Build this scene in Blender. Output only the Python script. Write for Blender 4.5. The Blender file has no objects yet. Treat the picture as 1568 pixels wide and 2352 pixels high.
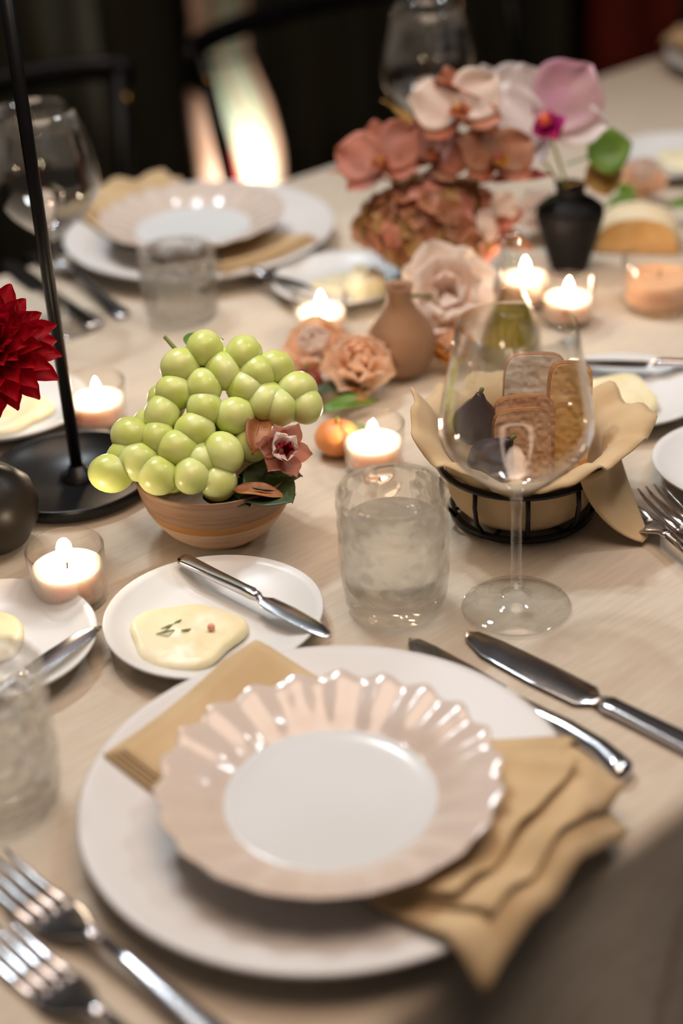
import bpy, math, random
from mathutils import Vector, Matrix, Euler, noise
R = math.radians
PI = math.pi
sc = bpy.context.scene
COL = sc.collection
TZ = 0.75                      # height of the laid table top

# ------------------------------------------------------------------ camera
cam_d = bpy.data.cameras.new('camera'); cam = bpy.data.objects.new('camera', cam_d); COL.objects.link(cam)
cam_d.sensor_fit = 'VERTICAL'; cam_d.sensor_height = 36.0; cam_d.sensor_width = 24.0
cam_d.lens = 36.0 * 3800 / 2352
pitch, roll = R(30.4), R(3.4)
fw = Vector((0, math.cos(pitch), -math.sin(pitch))); rt = Vector((1, 0, 0)); up = rt.cross(fw)
rt2 = math.cos(roll) * rt - math.sin(roll) * up; up2 = math.cos(roll) * up + math.sin(roll) * rt
m = Matrix((rt2, up2, -fw)).transposed().to_4x4(); m.translation = Vector((0, 0, TZ + 0.61)); cam.matrix_world = m
cam_d.clip_start = 0.02
cam_d.dof.use_dof = True; cam_d.dof.focus_distance = 1.13; cam_d.dof.aperture_fstop = 2.4
sc.camera = cam

# ------------------------------------------------------------------ world, lights, exposure
w = bpy.data.worlds.new('world'); sc.world = w; w.use_nodes = True
bg = w.node_tree.nodes['Background']; bg.inputs[0].default_value = (1.0, 0.84, 0.75, 1); bg.inputs[1].default_value = 0.045

def lamp(name, kind, loc, target, power, col, size, spot=None, blend=1.0):
    d = bpy.data.lights.new(name, kind); d.energy = power; d.color = col
    if kind == 'SPOT': d.shadow_soft_size = size; d.spot_size = R(spot); d.spot_blend = blend
    elif kind == 'AREA': d.shape = 'DISK'; d.size = size
    else: d.shadow_soft_size = size
    o = bpy.data.objects.new(name, d); COL.objects.link(o); o.location = loc
    o.rotation_euler = (Vector(target) - Vector(loc)).to_track_quat('-Z', 'Y').to_euler()
    return o
lamp('ceiling_spot', 'SPOT', (-0.62, 1.75, 2.55), (0.06, 1.18, TZ), 33, (0.88, 0.96, 1.0), 0.07, 62, 1.0)
lamp('ceiling_spot', 'SPOT', (-0.38, 1.95, 2.55), (0.10, 1.25, TZ), 33, (0.88, 0.96, 1.0), 0.07, 62, 1.0)
lamp('ceiling_spot', 'SPOT', (1.10, 1.35, 2.55), (0.16, 1.30, TZ), 22, (0.93, 0.97, 1.0), 0.12, 70, 1.0)
lamp('overhead_fill', 'AREA', (0.15, 0.72, 2.75), (0.1, 0.75, TZ), 23, (1.0, 0.74, 0.57), 1.5)  # soft warm fill added overhead, no such fixture known
lamp('curtain_fill', 'SPOT', (-0.35, 2.35, 2.75), (-0.45, 3.15, 0.55), 2.5, (0.95, 1.0, 0.85), 0.1, 95, 1.0)  # extra spot added only to lift the dark curtain
lamp('curtain_uplight', 'SPOT', (-0.05, 2.86, 0.12), (-0.165, 3.045, 0.33), 38, (1.0, 0.90, 0.80), 0.03, 44, 1.0)

vs = sc.view_settings
vs.view_transform = 'Standard'; vs.look = 'None'; vs.gamma = 1.0; vs.use_curve_mapping = False
vs.exposure = 0.42
cy = sc.cycles
cy.use_denoising = True; cy.sample_clamp_indirect = 4.0; cy.max_bounces = 9; cy.transmission_bounces = 8; cy.use_adaptive_sampling = True; cy.adaptive_threshold = 0.03
cy.transparent_max_bounces = 18; cy.glossy_bounces = 4; cy.diffuse_bounces = 3; cy.blur_glossy = 0.6

# ------------------------------------------------------------------ materials
def lin(h):
    h = h.lstrip('#'); c = [int(h[i:i + 2], 16) / 255 for i in (0, 2, 4)]
    return tuple(((x + 0.055) / 1.055) ** 2.4 if x > 0.04045 else x / 12.92 for x in c) + (1.0,)
MATS = {}
def M(name, col, rough=0.5, metal=0.0, spec=0.5, col2=None, nscale=8.0, stretch=(1, 1, 1), bump=0.0, bscale=60.0, sss=0.0, coat=0.0, sheen=0.0, trans=0.0, detail=2.0, sharp=(0.35, 0.65)):
    if name in MATS: return MATS[name]
    mt = bpy.data.materials.new(name); mt.use_nodes = True; nt = mt.node_tree; b = nt.nodes['Principled BSDF']
    b.inputs['Base Color'].default_value = lin(col); b.inputs['Roughness'].default_value = rough
    b.inputs['Metallic'].default_value = metal; b.inputs['Specular IOR Level'].default_value = spec
    b.inputs['Coat Weight'].default_value = coat; b.inputs['Sheen Weight'].default_value = sheen
    b.inputs['Transmission Weight'].default_value = trans
    if sss: b.inputs['Subsurface Weight'].default_value = sss; b.inputs['Subsurface Radius'].default_value = (0.012, 0.007, 0.004); b.inputs['Subsurface Scale'].default_value = 1.0
    tc = nt.nodes.new('ShaderNodeTexCoord'); mp = nt.nodes.new('ShaderNodeMapping'); mp.inputs['Scale'].default_value = stretch
    nt.links.new(tc.outputs['Object'], mp.inputs[0])
    if col2:
        n = nt.nodes.new('ShaderNodeTexNoise'); n.inputs['Scale'].default_value = nscale; n.inputs['Detail'].default_value = detail
        r = nt.nodes.new('ShaderNodeValToRGB'); r.color_ramp.elements[0].position, r.color_ramp.elements[1].position = sharp
        r.color_ramp.elements[0].color = lin(col); r.color_ramp.elements[1].color = lin(col2)
        nt.links.new(mp.outputs[0], n.inputs['Vector']); nt.links.new(n.outputs['Fac'], r.inputs[0]); nt.links.new(r.outputs[0], b.inputs['Base Color'])
    if bump:
        n = nt.nodes.new('ShaderNodeTexNoise'); n.inputs['Scale'].default_value = bscale; n.inputs['Detail'].default_value = 0.0
        bp = nt.nodes.new('ShaderNodeBump'); bp.inputs['Strength'].default_value = bump; bp.inputs['Distance'].default_value = 0.002
        nt.links.new(mp.outputs[0], n.inputs['Vector']); nt.links.new(n.outputs['Fac'], bp.inputs['Height']); nt.links.new(bp.outputs[0], b.inputs['Normal'])
    MATS[name] = mt; return mt
def glass(name, clear=0.4, tint=(1, 1, 1, 1), rough=0.0, ior=1.45, bump=0.0, bscale=120.0):
    """Glass BSDF thinned with plain transmission, so that light reaches what stands behind it."""
    if name in MATS: return MATS[name]
    mt = bpy.data.materials.new(name); mt.use_nodes = True; nt = mt.node_tree; nt.nodes.clear()
    out = nt.nodes.new('ShaderNodeOutputMaterial'); g = nt.nodes.new('ShaderNodeBsdfGlass'); t = nt.nodes.new('ShaderNodeBsdfTransparent'); mx = nt.nodes.new('ShaderNodeMixShader')
    g.inputs['Color'].default_value = tint; g.inputs['Roughness'].default_value = rough; g.inputs['IOR'].default_value = ior
    t.inputs['Color'].default_value = tint; mx.inputs[0].default_value = clear
    nt.links.new(g.outputs[0], mx.inputs[1]); nt.links.new(t.outputs[0], mx.inputs[2]); nt.links.new(mx.outputs[0], out.inputs[0])
    if bump:
        tc = nt.nodes.new('ShaderNodeTexCoord'); n = nt.nodes.new('ShaderNodeTexNoise'); n.inputs['Detail'].default_value = 0.0; n.inputs['Scale'].default_value = bscale
        bp = nt.nodes.new('ShaderNodeBump'); bp.inputs['Strength'].default_value = bump; bp.inputs['Distance'].default_value = 0.003
        nt.links.new(tc.outputs['Object'], n.inputs['Vector']); nt.links.new(n.outputs['Fac'], bp.inputs['Height']); nt.links.new(bp.outputs[0], g.inputs['Normal'])
    MATS[name] = mt; return mt
def emit(name, col, strength):
    mt = bpy.data.materials.new(name); mt.use_nodes = True; b = mt.node_tree.nodes['Principled BSDF']
    b.inputs['Base Color'].default_value = lin(col); b.inputs['Emission Color'].default_value = lin(col); b.inputs['Emission Strength'].default_value = strength
    MATS[name] = mt; return mt

LINEN = M('linen_tablecloth', '#c7bcac', 0.85, col2='#bfb3a2', nscale=34, stretch=(1, 9, 1), sheen=0.15, spec=0.2)
WHITE = M('white_stoneware', '#dcdedf', 0.32, col2='#d6d8d8', nscale=10, spec=0.45)
BLUSHPLATE = M('dinner_plate_glaze', '#d6d6d6', 0.42, col2='#d1cfce', nscale=9, spec=0.4)
BLUSH = M('blush_glaze', '#cfbfb1', 0.19, col2='#cfc2b9', nscale=14, spec=0.6, coat=0.3)
WELLW = M('white_glaze', '#d5d9db', 0.2, col2='#d1d4d5', nscale=9, spec=0.5)
NAPKIN = M('tan_napkin_cotton', '#c9b18c', 0.9, col2='#bfa57e', nscale=26, spec=0.15, sheen=0.1)
STEEL = M('polished_steel', '#d6d6da', 0.2, metal=1.0, col2='#bfc0c6', nscale=6)
BUTTER = M('soft_butter', '#efe6c9', 0.38, col2='#eadfb6', nscale=40, sss=0.3, bump=0.3, bscale=160)
HERB = M('herb_green', '#6d7a2c', 0.6, col2='#55641f')
PEPPER = M('pink_peppercorn', '#e0a08c', 0.5)
def thin(name, tint=(1, 1, 1, 1), refl=0.9, rough=0.0):
    """Thin-walled glass: clear straight through, mirror-like by Fresnel at grazing angles."""
    mt = bpy.data.materials.new(name); mt.use_nodes = True; nt = mt.node_tree; nt.nodes.clear()
    out = nt.nodes.new('ShaderNodeOutputMaterial'); g = nt.nodes.new('ShaderNodeBsdfGlossy'); t = nt.nodes.new('ShaderNodeBsdfTransparent'); mx = nt.nodes.new('ShaderNodeMixShader')
    lw = nt.nodes.new('ShaderNodeLayerWeight'); lw.inputs['Blend'].default_value = 0.5
    pw = nt.nodes.new('ShaderNodeMath'); pw.operation = 'POWER'; pw.inputs[1].default_value = 3.2; fr = nt.nodes.new('ShaderNodeMath'); fr.operation = 'MULTIPLY_ADD'; fr.inputs[1].default_value = 0.9; fr.inputs[2].default_value = 0.055
    nt.links.new(lw.outputs['Facing'], pw.inputs[0]); nt.links.new(pw.outputs[0], fr.inputs[0])
    g.inputs['Roughness'].default_value = rough; g.inputs['Color'].default_value = (refl, refl, refl, 1); t.inputs['Color'].default_value = tint
    nt.links.new(fr.outputs[0], mx.inputs[0]); nt.links.new(t.outputs[0], mx.inputs[1]); nt.links.new(g.outputs[0], mx.inputs[2]); nt.links.new(mx.outputs[0], out.inputs[0])
    MATS[name] = mt; return mt
def petal(name, col, col2, nscale=30, tr=0.42):
    """Thin flower tissue that lets part of the light through."""
    mt = M(name, col, 0.55, col2=col2, nscale=nscale, spec=0.25); nt = mt.node_tree; b = nt.nodes['Principled BSDF']; out = nt.nodes['Material Output']
    tl = nt.nodes.new('ShaderNodeBsdfTranslucent'); mx = nt.nodes.new('ShaderNodeMixShader'); mx.inputs[0].default_value = tr
    src = b.inputs['Base Color'].links[0].from_socket; nt.links.new(src, tl.inputs['Color'])
    nt.links.new(b.outputs[0], mx.inputs[1]); nt.links.new(tl.outputs[0], mx.inputs[2]); nt.links.new(mx.outputs[0], out.inputs[0])
    return mt
THIN = thin('thin_clear_glass', (0.975, 0.978, 0.972, 1))
HAMMER = glass('hammered_glass', 0.56, (0.98, 0.985, 0.98, 1), 0.02, 1.42, bump=1.0, bscale=110)
VOTGL = thin('votive_glass', (0.98, 0.965, 0.95, 1))
WATER = glass('water', 0.45, (0.985, 0.99, 0.99, 1), 0.0, 1.2, bump=0.6, bscale=70)
OIL = M('olive_oil', '#b8a414', 0.08, col2='#a49416', nscale=20, spec=0.6, trans=0.55)
WAX = M('candle_wax', '#f3e6d8', 0.45, col2='#eedccb', sss=0.6)
WAXP = M('peach_candle_wax', '#f0b482', 0.5, col2='#e9c19b', sss=0.5)
FLAME = emit('candle_flame', '#ffe6c4', 60.0)
WICK = M('burnt_wick', '#1c1512', 0.9)
BLACKM = M('black_iron', '#0b0b0d', 0.35, metal=0.0, col2='#101012', nscale=30, spec=0.35)
BLACKC = M('black_ceramic', '#0d0b0c', 0.6, col2='#131011', nscale=12, spec=0.2, bump=0.15, bscale=90)
GREYC = M('dark_grey_ceramic', '#1f1b18', 0.4, spec=0.3, col2='#2c2620', nscale=14, bump=0.1, bscale=50)
BROWNC = M('brown_stoneware', '#a07a5c', 0.55, col2='#8c6a50', nscale=18, bump=0.15, bscale=80)
CHAIRM = M('black_lacquered_wood', '#060608', 0.4, col2='#08080b', nscale=9, spec=0.22)
GRAPE = M('green_grape_skin', '#cad870', 0.30, col2='#dce49a', nscale=45, sss=0.55, spec=0.5)
STEMG = M('green_stem', '#67742c', 0.6, col2='#7b7836', nscale=40)
LEAF = M('green_leaf', '#4c6f1c', 0.45, col2='#5f7f28', nscale=40)
LEAFD = M('dark_green_leaf', '#27371a', 0.5, col2='#33451f', nscale=40)
LEAFB = M('copper_leaf', '#8f5830', 0.55, col2='#a56a36', nscale=40)
LEAFO = M('olive_brown_leaf', '#7d5c22', 0.55, col2='#8f6a2a', nscale=40)
DAHL = petal('crimson_dahlia_petal', '#c40a24', '#93061a', 30)
DAHLC = M('dahlia_heart', '#8f8a24', 0.6, col2='#b5651a', nscale=80)
PINKP = petal('pale_pink_petal', '#faeae0', '#fbf0e6', 30, 0.52)
PEACHP = petal('peach_petal', '#fdd8b8', '#fdead2', 25, 0.55)
ROSEP = petal('dusty_rose_petal', '#d39a8c', '#d08a72', 30)
RUSTP = petal('rust_petal', '#c06a44', '#d29a7e', 35)
HYDR = petal('dried_hydrangea_petal', '#b67a55', '#c89a80', 40)
HYDR2 = petal('dried_hydrangea_tan_petal', '#b08c54', '#c09c70', 40)
GOLD = M('golden_stamens', '#b57a22', 0.7, col2='#8f5c16', nscale=120)
ORCW = petal('white_orchid_petal', '#f2eeee', '#ece4e4', 20)
ORCP = petal('lilac_orchid_petal', '#e6b8d2', '#e6ccd2', 18)
ORCM = petal('magenta_orchid_lip', '#c8309a', '#aa2060', 50)
ORCO = M('orange_orchid_column', '#c0321a', 0.5, col2='#d06a22', nscale=60)
RYE = M('brown_bread_crumb', '#dcb28e', 0.85, col2='#cc9c74', nscale=90, bump=0.7, bscale=260)
BREADT = M('golden_bread_crumb', '#f6ca8c', 0.85, col2='#eebb74', nscale=70, bump=0.6, bscale=240)
BREADW = M('white_bread_crumb', '#f2ebe0', 0.85, col2='#ebe0d0', nscale=70, bump=0.6, bscale=240)
CRUST = M('bread_crust', '#b87c44', 0.7, col2='#9c6230', nscale=40, bump=0.4, bscale=120)
FIGSK = M('purple_fig_skin', '#35202c', 0.4, col2='#24141e', nscale=40)
FIGFL = M('fig_flesh', '#a83446', 0.5, col2='#cf8a8c', nscale=140, bump=0.5, bscale=300)
FIGRIM = M('fig_pith', '#b98a80', 0.6)
APRI = M('apricot_skin', '#e59a58', 0.5, col2='#e0814a', nscale=20)
PEACHF = M('peach_skin', '#d9722c', 0.6, col2='#c9483a', nscale=22)
FLOORM = M('dark_floor', '#17130f', 0.6, col2='#100d0b', nscale=5, stretch=(1, 8, 1))
WALLM = M('dark_plaster', '#15160f', 0.8, col2='#101108', nscale=4)
CURT = M('dark_green_curtain_cloth', '#24261c', 0.8, col2='#383624', nscale=3, stretch=(6, 6, 0.6), sheen=0.05)
CLITGREEN = M('lit_green_curtain_cloth', '#a3b59a', 0.8, col2='#adbba6', nscale=20)  # green curtain with the uplight's overexposure put into its colour
CGLOW = M('warm_glow_curtain_cloth', '#d0b09a', 0.8, col2='#c6a084', nscale=20)  # warm uplight glow put into the cloth colour
CRED = M('crimson_curtain_cloth', '#8f1208', 0.8, col2='#7a0c06', nscale=20)
CTERRA = M('terracotta_curtain_cloth', '#8a2a14', 0.8, col2='#6c2010', nscale=6)
TWOOD = M('table_wood', '#5a3d28', 0.5, col2='#48301f', nscale=8, stretch=(1, 10, 1))

# ------------------------------------------------------------------ mesh helpers
def raw(name, verts, faces, mat, parent=None, loc=(0, 0, 0), rot=(0, 0, 0), smooth=True, solid=0.0, sub=0):
    me = bpy.data.meshes.new(name); me.from_pydata([tuple(v) for v in verts], [], faces); me.update()
    if smooth: me.polygons.foreach_set('use_smooth', [True] * len(me.polygons))
    me.materials.append(mat)
    o = bpy.data.objects.new(name, me); COL.objects.link(o); o.location = loc; o.rotation_euler = rot
    if parent: o.parent = parent
    if solid: s = o.modifiers.new('thickness', 'SOLIDIFY'); s.thickness = solid; s.offset = 1.0
    if sub: s = o.modifiers.new('smooth', 'SUBSURF'); s.levels = sub; s.render_levels = sub
    return o
def share(src, parent=None, loc=None, rot=None, scale=None, name=None):
    o = src.copy(); COL.objects.link(o)
    if name: o.name = name
    o.parent = parent
    if loc is not None: o.location = loc
    if rot is not None: o.rotation_euler = rot
    if scale is not None: o.scale = scale
    for k in list(o.keys()): del o[k]
    return o
def empty(name, loc, rz=0.0, rot=None):
    o = bpy.data.objects.new(name, None); o.empty_display_size = 0.03; COL.objects.link(o); o.location = loc
    o.rotation_euler = rot if rot else (0, 0, rz)
    return o
def tag(o, label, cat, group=None):
    o['label'] = label; o['category'] = cat
    if group: o['group'] = group
    return o
def struct(o): o['kind'] = 'structure'; return o
def lathe(profile, seg=48, mod=None):
    V, F, rings = [], [], []
    for i, (r, z) in enumerate(profile):
        if r < 1e-6: rings.append([len(V)]); V.append((0, 0, z)); continue
        ring = []
        for k in range(seg):
            a = 2 * PI * k / seg; rr, zz = (r, z) if mod is None else mod(a, r, z, i)
            ring.append(len(V)); V.append((rr * math.cos(a), rr * math.sin(a), zz))
        rings.append(ring)
    for a, b in zip(rings, rings[1:]):
        if len(a) == 1 and len(b) == 1: continue
        for k in range(seg):
            k2 = (k + 1) % seg
            if len(a) == 1: F.append((a[0], b[k2], b[k]))
            elif len(b) == 1: F.append((a[k], a[k2], b[0]))
            else: F.append((a[k], a[k2], b[k2], b[k]))
    return V, F
def tube(pts, rad, seg=8, closed=False):
    pts = [Vector(p) for p in pts]; n = len(pts); V, F = [], []
    rad = rad if isinstance(rad, (list, tuple)) else [rad] * n
    t0 = (pts[1] - pts[0]).normalized(); nx = t0.orthogonal().normalized()
    for i, p in enumerate(pts):
        if closed: t = (pts[(i + 1) % n] - pts[i - 1]).normalized()
        else: t = (pts[min(i + 1, n - 1)] - pts[max(i - 1, 0)]).normalized()
        nx = (nx - t * nx.dot(t)).normalized(); ny = t.cross(nx)
        for k in range(seg):
            a = 2 * PI * k / seg; V.append(p + (nx * math.cos(a) + ny * math.sin(a)) * rad[i])
    for i in range(n if closed else n - 1):
        j = (i + 1) % n
        for k in range(seg): F.append((i * seg + k, i * seg + (k + 1) % seg, j * seg + (k + 1) % seg, j * seg + k))
    if not closed: F.append(tuple(range(seg))[::-1]); F.append(tuple(range((n - 1) * seg, n * seg)))
    return V, F
def grid(fn, nu, nv):
    V = [fn(i / nu, j / nv) for i in range(nu + 1) for j in range(nv + 1)]
    F = [(i * (nv + 1) + j, (i + 1) * (nv + 1) + j, (i + 1) * (nv + 1) + j + 1, i * (nv + 1) + j + 1) for i in range(nu) for j in range(nv)]
    return V, F
def loft(secs, seg=12, power=2.0):
    """secs: (x, y, z, half width, half thickness) along local x."""
    V, F = [], []
    for (x, y, z, hw, ht) in secs:
        for k in range(seg):
            a = 2 * PI * k / seg; c, s = math.cos(a), math.sin(a)
            V.append((x, y + hw * math.copysign(abs(c) ** (2 / power), c), z + ht * math.copysign(abs(s) ** (2 / power), s)))
    for i in range(len(secs) - 1):
        for k in range(seg): F.append((i * seg + k, (i + 1) * seg + k, (i + 1) * seg + (k + 1) % seg, i * seg + (k + 1) % seg))
    F.append(tuple(range(seg))); F.append(tuple(range((len(secs) - 1) * seg, len(secs) * seg))[::-1])
    return V, F
def box(cx, cy, cz, sx, sy, sz):
    V = [(cx + dx * sx / 2, cy + dy * sy / 2, cz + dz * sz / 2) for dx in (-1, 1) for dy in (-1, 1) for dz in (-1, 1)]
    F = [(0, 1, 3, 2), (4, 6, 7, 5), (0, 4, 5, 1), (2, 3, 7, 6), (0, 2, 6, 4), (1, 5, 7, 3)]
    return V, F
def sphere(r, sx=1, sy=1, sz=1, seg=20, rings=12):
    return lathe([(r * math.sin(PI * i / rings) if 0 < i < rings else 0, -r * sz * math.cos(PI * i / rings)) for i in range(rings + 1)], seg, (lambda a, rr, z, i: (rr * math.hypot(sx * math.cos(a), sy * math.sin(a)), z)) if (sx, sy) != (1, 1) else None)
ANG = R(39.5); CU, SU = math.cos(ANG), math.sin(ANG)
def T(u, n, z=0.0): return Vector((u * CU - n * SU, u * SU + n * CU, z))   # along / across the table
N_NEAR, N_FAR, U0, U1 = 0.425, 1.405, -0.75, 2.55

# ------------------------------------------------------------------ setting
struct(raw('floor', *box(0, 0, -0.05, 9, 9, 0.1), FLOORM, loc=T(1.2, 1.0), rot=(0, 0, ANG), smooth=False))
struct(raw('wall_back', *box(0, 0, 1.45, 9, 0.12, 2.9), WALLM, loc=T(1.2, 3.05), rot=(0, 0, ANG), smooth=False))
struct(raw('wall_right', *box(0, 0, 1.45, 0.12, 7, 2.9), WALLM, loc=T(5.2, -0.5), rot=(0, 0, ANG), smooth=False))
struct(raw('baseboard_back', *box(0, 0, 0.06, 9, 0.02, 0.12), BLACKC, loc=T(1.2, 2.98), rot=(0, 0, ANG), smooth=False))

def curtain(name, u0, u1, n, z0, z1, mat, waves, amp, label, seed=0):
    random.seed(seed); ph = random.random() * 6
    def fn(s, t):
        u = (s - 0.5) * (u1 - u0); z = z0 + (z1 - z0) * t
        y = amp * math.sin(s * waves * 2 * PI + ph + 0.5 * math.sin(3 * t)) * (1 - 0.3 * t) + amp * 0.4 * math.sin(s * waves * 4.7 * PI + ph)
        return (u, y, z)
    o = raw(name, *grid(fn, waves * 12, 10), mat, loc=T((u0 + u1) / 2, n), rot=(0, 0, ANG), solid=0.003)
    return tag(o, label, 'curtain')
curtain('curtain', -0.6, 1.92, 2.72, 0.01, 2.75, CURT, 14, 0.045, 'dark green pleated curtain behind the chairs at upper left', seed=1)
curtain('curtain', 1.96, 3.05, 2.72, 0.01, 2.75, CURT, 7, 0.045, 'dark green pleated curtain behind the orchid and far wine glass', seed=4)
curtain('curtain', 3.12, 3.9, 2.66, 0.01, 2.75, CTERRA, 5, 0.05, 'terracotta red curtain at the top right corner', seed=7)

# the pale drape, pinched at waist height, mint and peach pleats hold uplight glow in their colour
dr = empty('pleated_drape', T(1.765, 2.46))
dr.rotation_euler = (0, 0, ANG); tag(dr, 'drape behind the chair back, uplight glow coloured in as mint and peach', 'drape')
def pleat(mat, left, right, bulge=0.016):
    """One pleat between two edge lines, each a list of (across, height) from the floor up."""
    def at(line, t):
        k = t * (len(line) - 1); i = min(int(k), len(line) - 2); q = k - i
        return [line[i][c] * (1 - q) + line[i + 1][c] * q for c in (0, 1)]
    def fn(s, t):
        (x0, z0), (x1, z1) = at(left, t), at(right, t); x = x0 + (x1 - x0) * s
        return (x, -bulge * math.sin(PI * s) - 0.012 * math.sin(5 * t), z0 + (z1 - z0) * s)
    raw('pleat', *grid(fn, 8, 32), mat, dr, solid=0.002)
E_ = {'a': [(-0.050, 0.02), (-0.046, 0.30), (-0.038, 0.41), (-0.031, 0.507)], 'b': [(0.066, 0.02), (0.053, 0.293), (0.030, 0.40), (-0.012, 0.490)],
      'c': [(0.090, 0.02), (0.076, 0.288), (0.050, 0.39), (0.014, 0.486)], 'c2': [(0.085, 0.02), (0.071, 0.288), (0.046, 0.389), (0.026, 0.477), (0.004, 0.560), (0.012, 0.66), (0.012, 2.1)],
      'd': [(0.106, 0.02), (0.099, 0.281), (0.090, 0.378), (0.065, 0.468), (0.038, 0.550), (0.040, 0.655), (0.040, 2.1)], 'e': [(0.122, 0.02), (0.114, 0.277), (0.102, 0.375), (0.077, 0.465), (0.048, 0.551), (0.050, 0.652), (0.050, 2.1)],
      'f': [(0.134, 0.02), (0.131, 0.272), (0.131, 0.368), (0.118, 0.456), (0.090, 0.555), (0.109, 0.643), (0.109, 2.1)], 'g': [(0.162, 0.02), (0.158, 0.265), (0.153, 0.363), (0.137, 0.451), (0.100, 0.553), (0.118, 0.641), (0.118, 2.1)],
      'h': [(-0.030, 0.585), (-0.024, 0.66), (-0.024, 2.1)], 'i': [(0.010, 0.575), (0.014, 0.66), (0.014, 2.1)]}
pleat(CGLOW, E_['a'], E_['b'], 0.022); pleat(CRED, E_['b'], E_['c'], 0.004); pleat(CLITGREEN, E_['c2'], E_['d']); pleat(CGLOW, E_['d'], E_['e'], 0.004)
pleat(CLITGREEN, E_['e'], E_['f']); pleat(CGLOW, E_['f'], E_['g'], 0.008); pleat(CGLOW, E_['h'], E_['i'], 0.01)
raw('tie_band', *tube([(-0.012, 0.0, 0.565), (0.0, -0.030, 0.56), (0.05, -0.036, 0.556), (0.095, -0.028, 0.556), (0.110, 0.0, 0.558), (0.05, 0.02, 0.56)], 0.004, 6, True), CURT, dr)
ul = empty('floor_uplight', (-0.05, 2.86, 0)); tag(ul, 'small black uplight on the floor in front of the pale drape', 'lamp')
raw('base', *lathe([(0, 0), (0.05, 0), (0.05, 0.012), (0, 0.012)], 24), BLACKM, ul)
raw('body', *lathe([(0, 0.012), (0.03, 0.012), (0.034, 0.07), (0.031, 0.07), (0.028, 0.03), (0, 0.03)], 24), BLACKM, ul)

# ------------------------------------------------------------------ table and cloth
tb = empty('dining_table', T(0.9, (N_NEAR + N_FAR) / 2), ANG); tag(tb, 'long wooden dining table hidden under the beige linen cloth', 'table')
LW, NW = U1 - U0, N_FAR - N_NEAR
raw('table_top', *box(0, 0, 0.722, LW - 0.03, NW - 0.03, 0.04), TWOOD, tb, smooth=False)
for sx in (-1, 1):
    for sy in (-1, 1): raw('leg', *box(sx * (LW / 2 - 0.12), sy * (NW / 2 - 0.12), 0.351, 0.07, 0.07, 0.70), TWOOD, tb, smooth=False)
def cloth():
    hw, hl, rr, drop = NW / 2, LW / 2, 0.014, 0.235
    prof = []                                             # outward offset, z
    for i in range(7): a = PI / 2 * i / 6; prof.append((rr * math.sin(a) - rr, TZ - rr + rr * math.cos(a)))
    for i in range(1, 15): prof.append((0.035 * (i / 14), TZ - rr - drop * i / 14))
    V, F = [], []
    NU, NV = 130, 50
    def wr(x, y): return 0.0007 * noise.noise(Vector((x * 9, y * 5, 0))) + 0.0004 * noise.noise(Vector((x * 26, y * 15, 3)))
    idx = {}
    for i in range(NU + 1):
        for j in range(NV + 1):
            x = (-hl + rr) + (2 * hl - 2 * rr) * i / NU; y = (-hw + rr) + (2 * hw - 2 * rr) * j / NV
            idx[i, j] = len(V); V.append((x, y, TZ - 0.0008 + wr(x, y)))
    for i in range(NU):
        for j in range(NV): F.append((idx[i, j], idx[i + 1, j], idx[i + 1, j + 1], idx[i, j + 1]))
    loop = [(i, 0) for i in range(NU)] + [(NU, j) for j in range(NV)] + [(i, NV) for i in range(NU, 0, -1)] + [(0, j) for j in range(NV, 0, -1)]
    prev = [idx[q] for q in loop]
    for k, (off, z) in enumerate(prof):
        if k == 0: continue
        cur = []
        for q, (i, j) in enumerate(loop):
            x, y, _ = V[idx[i, j]]; nx = (1 if i == NU else -1 if i == 0 else 0); ny = (1 if j == NV else -1 if j == 0 else 0)
            s = q / len(loop) * 2 * PI; d = max(0, k - 6) / 14
            wave = d * (0.012 * math.sin(s * 31) + 0.008 * math.sin(s * 67 + 1))
            o = off + rr + wave
            cur.append(len(V)); V.append((x + nx * o, y + ny * o, z - 0.0008))
        for q in range(len(loop)):
            q2 = (q + 1) % len(loop); F.append((prev[q], cur[q], cur[q2], prev[q2]))
        prev = cur
    return V, F
tag(raw('tablecloth', *cloth(), LINEN, loc=T(0.9, (N_NEAR + N_FAR) / 2), rot=(0, 0, ANG)), 'beige linen tablecloth covering the whole dining table', 'tablecloth')

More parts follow.
